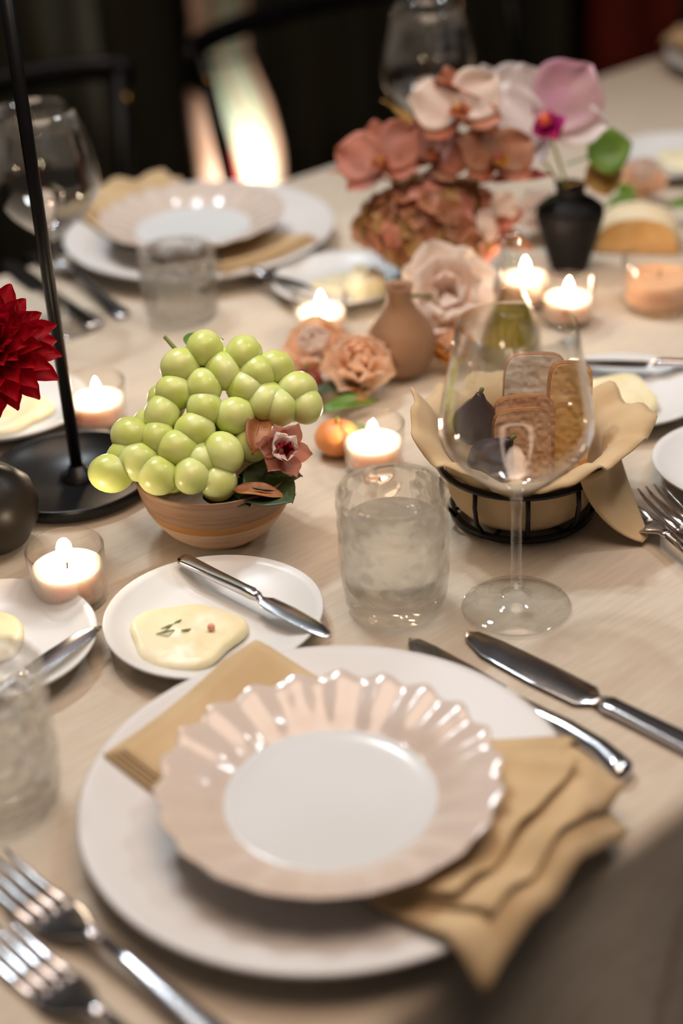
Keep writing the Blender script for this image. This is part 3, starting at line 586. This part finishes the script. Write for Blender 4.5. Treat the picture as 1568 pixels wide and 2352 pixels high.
dv = tag(raw('bud_vase', *lathe([(0, 0.001), (0.016, 0), (0.024, 0.006), (0.033, 0.022), (0.0345, 0.034), (0.031, 0.047), (0.020, 0.058), (0.011, 0.063), (0.0095, 0.070), (0.012, 0.075), (0.0105, 0.075), (0.008, 0.069), (0.009, 0.06), (0, 0.055)], 48), GREYC, loc=(-0.2485, 1.022, TZ)), 'round dark grey bud vase at the left edge before the candle stand', 'vase')
flower('dahlia', (-0.2315, 1.028, TZ + 0.150), (0.15, -0.55, 0.75), [
    (18, 0.040, 0.0175, -16, 0.008, DAHL, 0.35, 0.05, 0), (18, 0.039, 0.017, 2, 0.007, DAHL, 0.35, 0.08, 0), (16, 0.036, 0.016, 18, 0.006, DAHL, 0.4, 0.10, 0), (15, 0.032, 0.014, 33, 0.006, DAHL, 0.45, 0.14, 0),
    (13, 0.026, 0.012, 47, 0.005, DAHL, 0.5, 0.18, 0), (11, 0.020, 0.010, 60, 0.004, DAHL, 0.5, 0.2, 0), (7, 0.014, 0.008, 72, 0.003, DAHL, 0.5, 0.2, 0)],
    'deep crimson dahlia at the left edge', group=None, stem=(-0.2485, 1.022, TZ + 0.058), heart=DAHLC, heart_r=0.009, seed=3)
bread_plate(-0.268, 1.222, 'white bread plate at the left edge beneath the dahlia', 2.2, 0.066)
butter(-0.272, 1.215, TZ + 0.006, 0.040, 0.036, 'pale butter on the plate beneath the dahlia', 0.5, 0.009, seed=2)
votive(-0.192, 1.205, 'lit votive candle beside the black pole, left of the grapes', r=0.0245, h=0.038, wax=0.022)

# ------------------------------------------------------------------ bread basket
BX, BY = 0.130, 1.030
bk = empty('wire_basket', (BX, BY, TZ)); tag(bk, 'black wire bread basket lined with a tan cloth', 'basket')
def circ(r, z, n=48): return [(r * math.cos(2 * PI * i / n), r * math.sin(2 * PI * i / n), z) for i in range(n)]
raw('top_ring', *tube(circ(0.0600, 0.043), 0.0024, 8, True), BLACKM, bk)
raw('bottom_ring', *tube(circ(0.0500, 0.0032), 0.0028, 8, True), BLACKM, bk)
for k in range(10):
    a = 2 * PI * (k + 0.42) / 10; c, s = math.cos(a), math.sin(a)
    raw('wire', *tube([(0.050 * c, 0.050 * s, 0.004), (0.0585 * c, 0.0585 * s, 0.016), (0.0610 * c, 0.0610 * s, 0.030), (0.0600 * c, 0.0600 * s, 0.043)], 0.0017, 6), BLACKM, bk)
for k in range(3):
    raw('base_wire', *tube([(-0.05 * math.cos(k * PI / 3), -0.05 * math.sin(k * PI / 3), 0.0035), (0.05 * math.cos(k * PI / 3), 0.05 * math.sin(k * PI / 3), 0.0035)], 0.0016, 6), BLACKM, bk)
def liner():
    prof = [(0.0, 0.0075), (0.030, 0.0078), (0.044, 0.0085), (0.0485, 0.014), (0.0535, 0.026), (0.0555, 0.040), (0.0575, 0.052), (0.064, 0.060), (0.073, 0.0655), (0.083, 0.068), (0.090, 0.068)]
    def md(a, r, z, i):
        if i < 4: return r, z
        k = (i - 4) / 6.0
        hgt = 0.016 * math.exp(-((((a - R(178) + PI) % (2 * PI)) - PI) / 0.40) ** 2) - 0.006 * math.exp(-((((a - R(262) + PI) % (2 * PI)) - PI) / 0.35) ** 2)
        ext = 0.80 + 0.10 * math.sin(4 * a + 0.6) + 0.25 * math.exp(-((((a - R(-8) + PI) % (2 * PI)) - PI) / 0.5) ** 2) - 0.25 * math.exp(-((((a - R(178) + PI) % (2 * PI)) - PI) / 0.45) ** 2) - 0.10 * math.exp(-((((a - R(270) + PI) % (2 * PI)) - PI) / 0.5) ** 2)
        rr = 0.0555 + (r - 0.0555) * ext if i > 5 else r
        ruf = k * (0.0035 * math.sin(11 * a + 1) + 0.0025 * math.sin(19 * a + 3))
        if i > 5: rr = max(rr, 0.0600 - 0.004)
        return rr + (0.5 * ruf if i > 5 else 0.0015 * math.sin(13 * a)), z + hgt * k * (1.6 if i > 5 else 0.4) + (ruf if i > 5 else 0)
    return lathe(prof, 110, md)
ln = empty('basket_napkin', (BX, BY, TZ)); tag(ln, 'crumpled tan cloth napkin lining the wire bread basket', 'napkin')
raw('lining', *liner(), NAPKIN, ln, solid=0.0012)
def cornerfn(s, t):
    a = R(-24) + (t - 0.5) * 1.25 * (1 - 0.93 * s ** 1.2) - 0.22 * s; r = 0.0640 + 0.034 * s * s + 0.004 * math.sin(7 * t + 3 * s) * (1 - s); zz = 0.0030 + 0.052 * (1 - s) ** 1.25
    return (r * math.cos(a), r * math.sin(a), zz)
raw('hanging_corner', *grid(cornerfn, 16, 14), NAPKIN, ln, solid=0.0012)
def slice_(x, y, z, w_, h_, th, rot, mat, label):
    e = empty('bread_slice', (x, y, z), rot=rot); tag(e, label, 'bread', 'bread in the wire basket')
    n = 28; out = []
    for k in range(n):
        a = 2 * PI * k / n; c, s = math.cos(a), math.sin(a); q = 0.42 if s > 0 else 0.30
        out.append((w_ / 2 * math.copysign(abs(c) ** q, c) * (1 + 0.06 * max(0, s) + 0.025 * math.sin(3 * a + 40 * x)), h_ / 2 + h_ / 2 * math.copysign(abs(s) ** q, s)))
    def ext(sc_, t0, t1):
        V = [(a * sc_, -t0, (b - h_ / 2) * sc_ + h_ / 2) for a, b in out] + [(a * sc_, t1, (b - h_ / 2) * sc_ + h_ / 2) for a, b in out]
        F = [(k, (k + 1) % n, n + (k + 1) % n, n + k) for k in range(n)] + [tuple(range(n))[::-1], tuple(range(n, 2 * n))]
        return V, F
    raw('crust', *ext(1.0, th / 2 - 0.0008, th / 2 - 0.0008), CRUST, e, smooth=False)
    raw('crumb', *ext(0.985, th / 2 + 0.0002, th / 2 + 0.0002), mat, e, smooth=False)
    return e
slice_(0.128, 1.000, TZ + 0.030, 0.040, 0.060, 0.010, (-0.30, 0.03, 0.12), RYE, 'brown rye bread slice at the front of the basket')
slice_(0.131, 1.016, TZ + 0.030, 0.042, 0.062, 0.010, (-0.28, 0.02, 0.05), RYE, 'second brown rye slice behind the front one')
slice_(0.160, 1.026, TZ + 0.026, 0.030, 0.084, 0.011, (-0.22, 0.10, 0.10), BREADT, 'golden tall bread slice at the right of the basket')
slice_(0.139, 1.048, TZ + 0.022, 0.044, 0.086, 0.012, (-0.22, 0.06, -0.05), BREADW, 'white bread slice at the back of the basket')
def dark_fig(x, y, z, rot, label):
    e = empty('fig', (x, y, z), rot=rot); tag(e, label, 'fig', 'purple figs in the wire basket')
    raw('skin', *lathe([(0, 0), (0.007, 0.0012), (0.0135, 0.006), (0.0165, 0.013), (0.0155, 0.021), (0.0105, 0.029), (0.005, 0.036), (0.0028, 0.041), (0, 0.042)], 28, lambda a, r, zz, i: (r * (1 + 0.02 * math.sin(9 * a)), zz)), FIGSK, e)
    raw('stalk', *tube([(0, 0, 0.040), (0.001, 0, 0.046)], 0.0016, 6), STEMG, e)
dark_fig(0.096, 1.030, TZ + 0.058, (0.2, 0.1, 0), 'dark purple fig standing upright in the basket')
dark_fig(0.098, 1.006, TZ + 0.044, (0.5, 0.4, 0.3), 'dark purple fig at the lower front of the basket')
slice_(0.102, 0.992, TZ + 0.030, 0.034, 0.030, 0.009, (-1.0, 0.1, -0.5), RYE, 'small piece of brown crispbread low at the basket front')
votive(0.027, 1.104, 'lit votive candle between the apricot and the bread basket', r=0.0245, h=0.038, wax=0.022)

# ------------------------------------------------------------------ right side of the table
bread_plate(0.230, 1.180, 'white bread plate with butter right of the bread basket', 0.9, 0.066)
butter(0.220, 1.172, TZ + 0.006, 0.036, 0.036, 'thick pale butter on the plate right of the basket', 0.1, 0.012, seed=5)
knife('butter_knife', 0.191, 1.228, TZ + 0.0165, (0.985, -0.17), 0.150, 'steel butter knife across the plate right of the basket', 'flat', 'butter knives')
bread_plate(0.296, 1.052, 'white bread plate cut by the right edge', 2.9, 0.066)
fork(0.190, 1.044, (0.36, -0.93), 0.205, 'steel fork at the right edge beside the basket cloth', 'forks at the right edge')
fork(0.224, 1.036, (0.36, -0.93), 0.205, 'second steel fork at the right edge, farther right', 'forks at the right edge')
votive(0.211, 1.352, 'lit votive candle right of the olive oil bottle', r=0.0245, h=0.038, wax=0.022)
votive(0.178, 1.395, 'lit votive candle behind the olive oil bottle', r=0.0245, h=0.038, wax=0.026)
votive(0.296, 1.375, 'larger unlit peach candle in a clear glass at the right edge', r=0.0335, h=0.046, wax=0.028, mat=WAXP, lit=False)
votive(-0.008, 1.355, 'lit votive candle in front of the far butter plate', r=0.0245, h=0.038, wax=0.022)

ob = empty('oil_bottle', (0.150, 1.262, TZ)); tag(ob, 'small conical glass bottle of green olive oil', 'bottle')
prof = [(0, 0.001), (0.024, 0), (0.0275, 0.003), (0.0275, 0.018), (0.0245, 0.036), (0.0180, 0.054), (0.0115, 0.068), (0.0090, 0.080), (0.0088, 0.108), (0.0110, 0.112), (0.0112, 0.117), (0.0092, 0.118), (0.0074, 0.110), (0.0076, 0.080), (0.0102, 0.067), (0.0165, 0.053), (0.0230, 0.035), (0.0258, 0.018), (0.0255, 0.005), (0, 0.004)]
raw('glass_body', *lathe(prof, 48), THIN, ob)
raw('oil', *lathe([(0, 0.0045), (0.0250, 0.0055), (0.0254, 0.018), (0.0227, 0.035), (0.0163, 0.052), (0.0150, 0.0545), (0, 0.054)], 40), OIL, ob)

# brown bud vase with the peony, peach roses at its foot
tag(raw('bud_vase', *lathe([(0, 0.001), (0.015, 0), (0.023, 0.006), (0.0300, 0.021), (0.0302, 0.031), (0.0250, 0.045), (0.0150, 0.057), (0.0105, 0.066), (0.0105, 0.074), (0.0125, 0.079), (0.0110, 0.079), (0.0085, 0.073), (0.0085, 0.064), (0, 0.06)], 48), BROWNC, loc=(0.058, 1.268, TZ)), 'round brown stoneware bud vase beside the peach roses', 'vase')
ROSE = lambda s, m1, m2: [(7, 0.034 * s, 0.036 * s, 8, 0.004, m1, 0.3, 0.12, 0.05), (7, 0.032 * s, 0.034 * s, 30, 0.004, m1, 0.45, 0.2, 0.05), (6, 0.029 * s, 0.030 * s, 50, 0.003, m2, 0.6, 0.25, 0.05), (5, 0.025 * s, 0.026 * s, 66, 0.003, m2, 0.7, 0.3, 0.04), (4, 0.020 * s, 0.020 * s, 78, 0.002, m2, 0.8, 0.3, 0.03)]
OPEN = lambda s, m1, m2: [(8, 0.043 * s, 0.042 * s, 10, 0.005, m1, 0.35, 0.22, 0.06), (7, 0.036 * s, 0.038 * s, 32, 0.005, m2, 0.45, 0.3, 0.06), (5, 0.026 * s, 0.028 * s, 52, 0.006, m2, 0.5, 0.3, 0.05)]
flower('peony', (0.102, 1.314, TZ + 0.044), (-0.1, -0.65, 0.7), OPEN(1.05, PINKP, PINKP), 'pale pink open peony leaning out of the brown vase', 'flower', None, stem=(0.058, 1.268, TZ + 0.068), heart=GOLD, heart_r=0.0125, seed=11)
flower('rose', (-0.012, 1.262, TZ + 0.022), (-0.1, -0.45, 0.85), ROSE(0.86, PEACHP, PINKP), 'pale peach rose lying below the far votive candle', 'flower', 'peach roses on the cloth', seed=12)
flower('rose', (0.018, 1.230, TZ + 0.022), (0.2, -0.5, 0.8), ROSE(0.84, PEACHP, PEACHP), 'salmon-edged peach rose lying against the brown vase', 'flower', 'peach roses on the cloth', seed=13)
flower('rose', (0.098, 1.275, TZ + 0.015), (0.0, -0.4, 0.9), ROSE(0.55, petal('amber_petal', '#dfa050', '#e8b870', 30), PEACHP), 'small amber rosebud on the cloth under the peony', 'flower', None, seed=14)

# dark compote with the rust arrangement
tag(raw('compote_vase', *lathe([(0, 0.0), (0.020, 0), (0.022, 0.003), (0.010, 0.010), (0.012, 0.014), (0.028, 0.024), (0.033, 0.036), (0.0315, 0.036), (0.026, 0.026), (0, 0.018)], 40), BLACKC, loc=(0.094, 1.440, TZ)), 'low dark compote vase beneath the rust flowers', 'vase')
S0 = (0.094, 1.440, TZ + 0.03)
def hydrangea(head, rad, mats, label, n=70, seed=0, squash=0.8):
    random.seed(seed); e = empty('hydrangea', S0); tag(e, label, 'flower', 'dried hydrangea heads')
    hd = Vector(head) - Vector(S0); stem_tube('stem', e, (0, 0, 0), hd, 0.0022, LEAFB, 0.05)
    def floret():
        V, F = [], []
        for q in range(4):
            a = q * PI / 2; v, f_ = petal_mesh(0.0125, 0.0135, 0.15, 0.25, nu=4, nv=4); b = len(V)
            for p in v: V.append(Matrix.Rotation(a, 3, 'Z') @ Vector(p))
            F += [tuple(b + k for k in ff) for ff in f_]
        return V, F
    protos = [None] * len(mats)
    for k in range(n):
        z = 1 - 1.65 * (k + 0.5) / n; a = k * 2.39996; rr = math.sqrt(max(0, 1 - z * z)); d = Vector((rr * math.cos(a), rr * math.sin(a), z))
        pos = hd + Vector((d.x * rad, d.y * rad, d.z * rad * squash)) * random.uniform(0.86, 1.05); q = (k * 7 + random.randint(0, 1)) % len(mats)
        dd = d + Vector((random.uniform(-.35, .35), random.uniform(-.35, .35), random.uniform(-.35, .35)))
        rot = (dd.normalized().to_track_quat('Z', 'Y').to_matrix().to_4x4() @ Matrix.Rotation(random.uniform(0, 6), 4, 'Z')).to_euler(); s = random.uniform(0.85, 1.2)
        if protos[q] is None: protos[q] = raw('floret', *floret(), mats[q], e, pos, rot); protos[q].scale = (s,) * 3
        else: share(protos[q], e, pos, rot, (s,) * 3)
    raw('head_core', *sphere(rad * 0.72, sz=squash, seg=16, rings=10), LEAFB, e, loc=hd)
    return e
hydrangea((0.098, 1.412, TZ + 0.076), 0.056, [HYDR, HYDR, ROSEP, HYDR2], 'large brown dried hydrangea head at the bottom of the arrangement', 110, 21, 0.72)
hydrangea((0.060, 1.435, TZ + 0.068), 0.028, [HYDR2, HYDR, HYDR2], 'smaller tan dried hydrangea head at the left of the arrangement', 36, 22)
def orchid(name, head, direction, s, mats, label, stem, group=None, seed=0, turn=0.0):
    """Three sepals, two broad petals, a lip and a column."""
    random.seed(seed); e = empty(name, stem); tag(e, label, 'flower', group)
    Q = Vector(direction).normalized().to_track_quat('Z', 'Y'); hd = Vector(head) - Vector(stem)
    stem_tube('stem', e, (0, 0, 0), hd - Vector(direction).normalized() * 0.002, 0.0016, STEMG, 0.12)
    def put(nm, a, L, W, el, mt, cup=0.15, curl=0.12, ruf=0.03, lift=0.0):
        rot = (Q.to_matrix().to_4x4() @ Matrix.Rotation(a, 4, 'Z') @ Matrix.Rotation(-R(el), 4, 'Y')).to_euler()
        return raw(nm, *petal_mesh(L * s, W * s, cup, curl, ruffle=ruf, nu=10, nv=8), mt, e, hd + Q @ Vector((0, 0, lift)), rot, solid=0.0004)
    for k in range(3): put('sepal', R(90 + 120 * k) + turn, 0.045, 0.030, 8, mats[0])
    for k in (0, 1): put('petal', R(25 + 130 * k) + turn, 0.050, 0.054, 14, mats[1 if k == 0 or len(mats) < 5 else 4], 0.1, 0.05, 0.06, 0.0015 * s)
    put('lip', R(-90) + turn, 0.030, 0.024, 40, mats[2], 0.6, 0.2, 0.05, 0.003 * s)
    put('lip_lobe', R(-140) + turn, 0.017, 0.014, 50, mats[2], 0.6, 0.2, 0.02, 0.003 * s)
    put('lip_lobe', R(-40) + turn, 0.017, 0.014, 50, mats[2], 0.6, 0.2, 0.02, 0.003 * s)
    raw('column', *sphere(0.0055 * s, sz=1.2, seg=12, rings=8), mats[3], e, loc=hd + Q @ Vector((0, 0, 0.006 * s)))
    return e
MR = (RUSTP, RUSTP, M('cream_lip', '#d9c088', 0.6, col2='#c9a860', nscale=40), ORCM)
orchid('rust_orchid', (0.122, 1.425, TZ + 0.172), (0.0, -0.75, 0.65), 0.92, (RUSTP, PINKP, RUSTP, GOLD), 'rust and cream orchid at the top of the arrangement', S0, 'rust orchids in the arrangement', 31, 0.2)
orchid('rust_orchid', (0.152, 1.410, TZ + 0.130), (0.25, -0.65, 0.65), 0.80, (RUSTP, HYDR, GOLD, ORCM), 'rust orchid with golden throat at the right of the arrangement', S0, 'rust orchids in the arrangement', 32, -0.2)
orchid('rust_orchid', (0.056, 1.425, TZ + 0.130), (-0.35, -0.65, 0.6), 0.90, (ROSEP, ROSEP, RUSTP, GOLD), 'dusty pink orchid at the left of the arrangement', S0, 'rust orchids in the arrangement', 33, 0.4)
orchid('rust_orchid', (0.102, 1.420, TZ + 0.134), (-0.1, -0.6, 0.7), 0.78, (HYDR, ROSEP, RUSTP, GOLD), 'brown-pink orchid in the middle of the arrangement', S0, 'rust orchids in the arrangement', 34, -0.5)
orchid('rust_orchid', (0.152, 1.385, TZ + 0.086), (0.35, -0.8, 0.3), 0.55, (RUSTP, PINKP, ROSEP, GOLD), 'small cream and rust orchid low at the right of the arrangement', S0, 'rust orchids in the arrangement', 35, 0.6)
random.seed(9)
LB = [((0.060, 1.43, 0.112), 165, -18, 0.055, 0.030, ROSEP, 'dusty pink leaf jutting out left of the arrangement'), ((0.085, 1.44, 0.150), 120, -35, 0.050, 0.024, LEAFO, 'olive brown leaf above the middle of the arrangement'),
      ((0.105, 1.44, 0.150), 80, -50, 0.050, 0.024, LEAFB, 'copper leaf rising behind the top orchid'), ((0.150, 1.42, 0.110), 5, -8, 0.058, 0.016, M('scarlet_leaf', '#b03a1c', 0.5, col2='#8f2c14', nscale=30), 'narrow scarlet leaf pointing right from the arrangement'),
      ((0.140, 1.41, 0.065), -25, 5, 0.050, 0.024, LEAFB, 'copper leaf low at the right of the arrangement'), ((0.118, 1.39, 0.040), -60, 8, 0.055, 0.024, LEAFB, 'copper leaf drooping below the hydrangea toward the peony'),
      ((0.085, 1.39, 0.030), -110, 10, 0.034, 0.022, LEAFD, 'dark green leaf hanging below the hydrangea'), ((0.075, 1.40, 0.034), -140, 10, 0.036, 0.020, LEAF, 'yellow-green leaf below the left of the hydrangea'),
      ((0.070, 1.42, 0.085), 190, 0, 0.046, 0.026, LEAFO, 'tan leaf at the lower left of the arrangement'), ((0.125, 1.43, 0.190), 150, -15, 0.040, 0.020, RUSTP, 'rust leaf at the very top of the arrangement')]
for (p, az, el, L, W, mt, lb) in LB:
    leaf('copper_leaf', (p[0], p[1], TZ + p[2]), (0.5, R(el), R(az)), L, W, mt, lb, 'leaves in the rust arrangement', 0.3, 0.2, 0.02)

# black vase with the white and lilac orchid
tag(raw('black_vase', *lathe([(0, 0.001), (0.0155, 0), (0.0175, 0.003), (0.0225, 0.020), (0.0285, 0.042), (0.0320, 0.056), (0.0310, 0.063), (0.0240, 0.069), (0.0145, 0.072), (0.0130, 0.080), (0.0150, 0.085), (0.0130, 0.085), (0.0105, 0.079), (0.0115, 0.07), (0, 0.064)], 48), BLACKC, loc=(0.230, 1.470, TZ)), 'matte black tapered vase holding the lilac orchid', 'vase')
S1 = (0.230, 1.470, TZ + 0.068)
orchid('orchid', (0.203, 1.452, TZ + 0.148), (-0.1, -0.80, 0.50), 1.30, (ORCW, ORCP, ORCM, ORCO, ORCW), 'white and lilac orchid bloom with a magenta lip', S1, None, 41, 0.42)
orchid('orchid', (0.166, 1.500, TZ + 0.150), (0.1, -0.8, 0.5), 0.95, (ORCW, ORCW, ORCW, GOLD), 'white orchid bloom half hidden left of the lilac orchid', S1, None, 42, 0.3)
leaf('orchid_leaf', (0.243, 1.462, TZ + 0.112), (1.0, R(-12), R(12)), 0.046, 0.046, LEAF, 'round green leaf right of the lilac orchid', None, 0.15, 0.1, 0.02)
leaf('orchid_leaf', (0.240, 1.455, TZ + 0.092), (1.0, R(-5), R(15)), 0.040, 0.036, LEAFO, 'olive brown leaf over the shoulder of the black vase', None, 0.15, 0.1, 0.02)
leaf('orchid_leaf', (0.214, 1.460, TZ + 0.075), (0.4, R(8), R(195)), 0.026, 0.014, LEAFD, 'small dark leaf on the left shoulder of the black vase', None, 0.2, 0.2, 0.01)

# bread and greens at the far right
def wedge(x, y, rz, label):
    e = empty('bread_loaf', (x, y, TZ), rz); tag(e, label, 'bread')
    def arch(s, y0): return [(0.042 * math.cos(PI * k / 14) * s, y0, 0.001 + 0.036 * math.sin(PI * k / 14) ** 0.7 * s) for k in range(15)]
    V = []; ys = [-0.030, -0.024, 0.0, 0.022, 0.032]; sc_ = [0.95, 1.0, 1.0, 0.92, 0.6]
    for yy, s in zip(ys, sc_): V += arch(s, yy)
    F = [(r * 15 + k, (r + 1) * 15 + k, (r + 1) * 15 + k + 1, r * 15 + k + 1) for r in range(4) for k in range(14)] + [tuple(range(60, 75))]
    F += [(r * 15, r * 15 + 14, (r + 1) * 15 + 14, (r + 1) * 15) for r in range(4)]
    raw('crust', V, F, M('pale_flour_crust', '#e2d3b4', 0.85, col2='#d8c49c', nscale=30, bump=0.3, bscale=150), e)
    V2 = [(a * 0.985, -0.0305, b * 0.985) for a, _, b in arch(0.95, 0)]
    raw('cut_face', V2 + [(a, -0.028, b) for a, _, b in V2], [tuple(range(15))] + [(k, k + 15, k + 16, k + 1) for k in range(14)], BREADT, e, smooth=False)
    return e
wedge(0.306, 1.530, R(-12), 'pale crusted half loaf right of the black vase')
for (x, y, z, rz, lb) in ((0.285, 1.575, 0.02, 25, 'green sprig leaf behind the half loaf, nearest the black vase'), (0.345, 1.570, 0.02, -10, 'green sprig leaf behind the half loaf at the right edge'), (0.300, 1.590, 0.024, 60, 'small green sprig leaf above the half loaf')):
    leaf('sprig_leaf', (x, y, TZ + z), (0.3, -0.2, R(rz)), 0.038, 0.020, LEAF, lb, 'green leaves behind the half loaf', 0.3, 0.2, 0.015)
bread_plate(0.388, 1.742, 'white bread plate at the far right beyond the orchid', 0.2, 0.072)
butter(0.398, 1.735, TZ + 0.006, 0.032, 0.032, 'pale butter on the far right bread plate', 0, 0.008, seed=7)
dinner_plate(0.585, 2.10, 'far dinner plate in the top right corner')
napkin(0.585, 2.10, 0.585, 2.10, R(141), 'tan folded napkin on the far dinner plate at top right', length=0.20, width=0.12, seed=8)
flower('rose', (0.330, 1.640, TZ + 0.018), (0, -0.4, 0.9), ROSE(0.75, PEACHP, PINKP), 'pale peach rose on the cloth below the far right bread plate', 'flower', None, seed=15)
flower('rose', (0.216, 1.56, TZ + 0.018), (0, -0.4, 0.9), ROSE(0.8, PINKP, PINKP), 'pale pink rose behind the black vase', 'flower', None, seed=16)

# ------------------------------------------------------------------ far place setting
FX, FY = -0.126, 1.585
dinner_plate(FX, FY, 'pale dinner plate on the far side, in front of the lit drape')
napkin(FX, FY, -0.135, 1.592, R(129), 'tan folded napkin under the far salad plate', length=0.27, width=0.115, seed=6)
salad_plate(-0.131, 1.573, TZ + 0.0188, 'scalloped salad plate on the far side of the table', 0.1)
tumbler(-0.135, 1.408, 'glass tumbler standing before the far dinner plate', r=0.0350, h=0.066, seed=5)
bread_plate(0.012, 1.447, 'white bread plate between the far setting and the rust flowers', 1.1, 0.064)
butter(0.035, 1.425, TZ + 0.006, 0.020, 0.019, 'rounded scoop of butter on the plate left of the brown vase', 0.3, 0.022, seed=3)
butter(0.010, 1.448, TZ + 0.006, 0.024, 0.022, 'flat smear of butter on the plate left of the brown vase', 0.3, 0.006, seed=6)
knife('butter_knife', -0.012, 1.415, TZ + 0.0165, (-0.75, 0.66), 0.140, 'butter knife across the plate left of the brown vase', 'flat', 'butter knives')
wine_glass(-0.243, 1.410, 'clear wine glass at the far left behind the black pole')
wine_glass(0.116, 1.685, 'clear wine glass behind the rust flowers')
fork(-0.293, 1.586, (0.52, -0.85), 0.20, 'fork left of the far dinner plate, closest to it', 'cutlery at the far left')
knife('table_knife', -0.326, 1.578, TZ, (0.52, -0.85), 0.215, 'table knife left of the far dinner plate beside the fork', 'flat', 'cutlery at the far left')
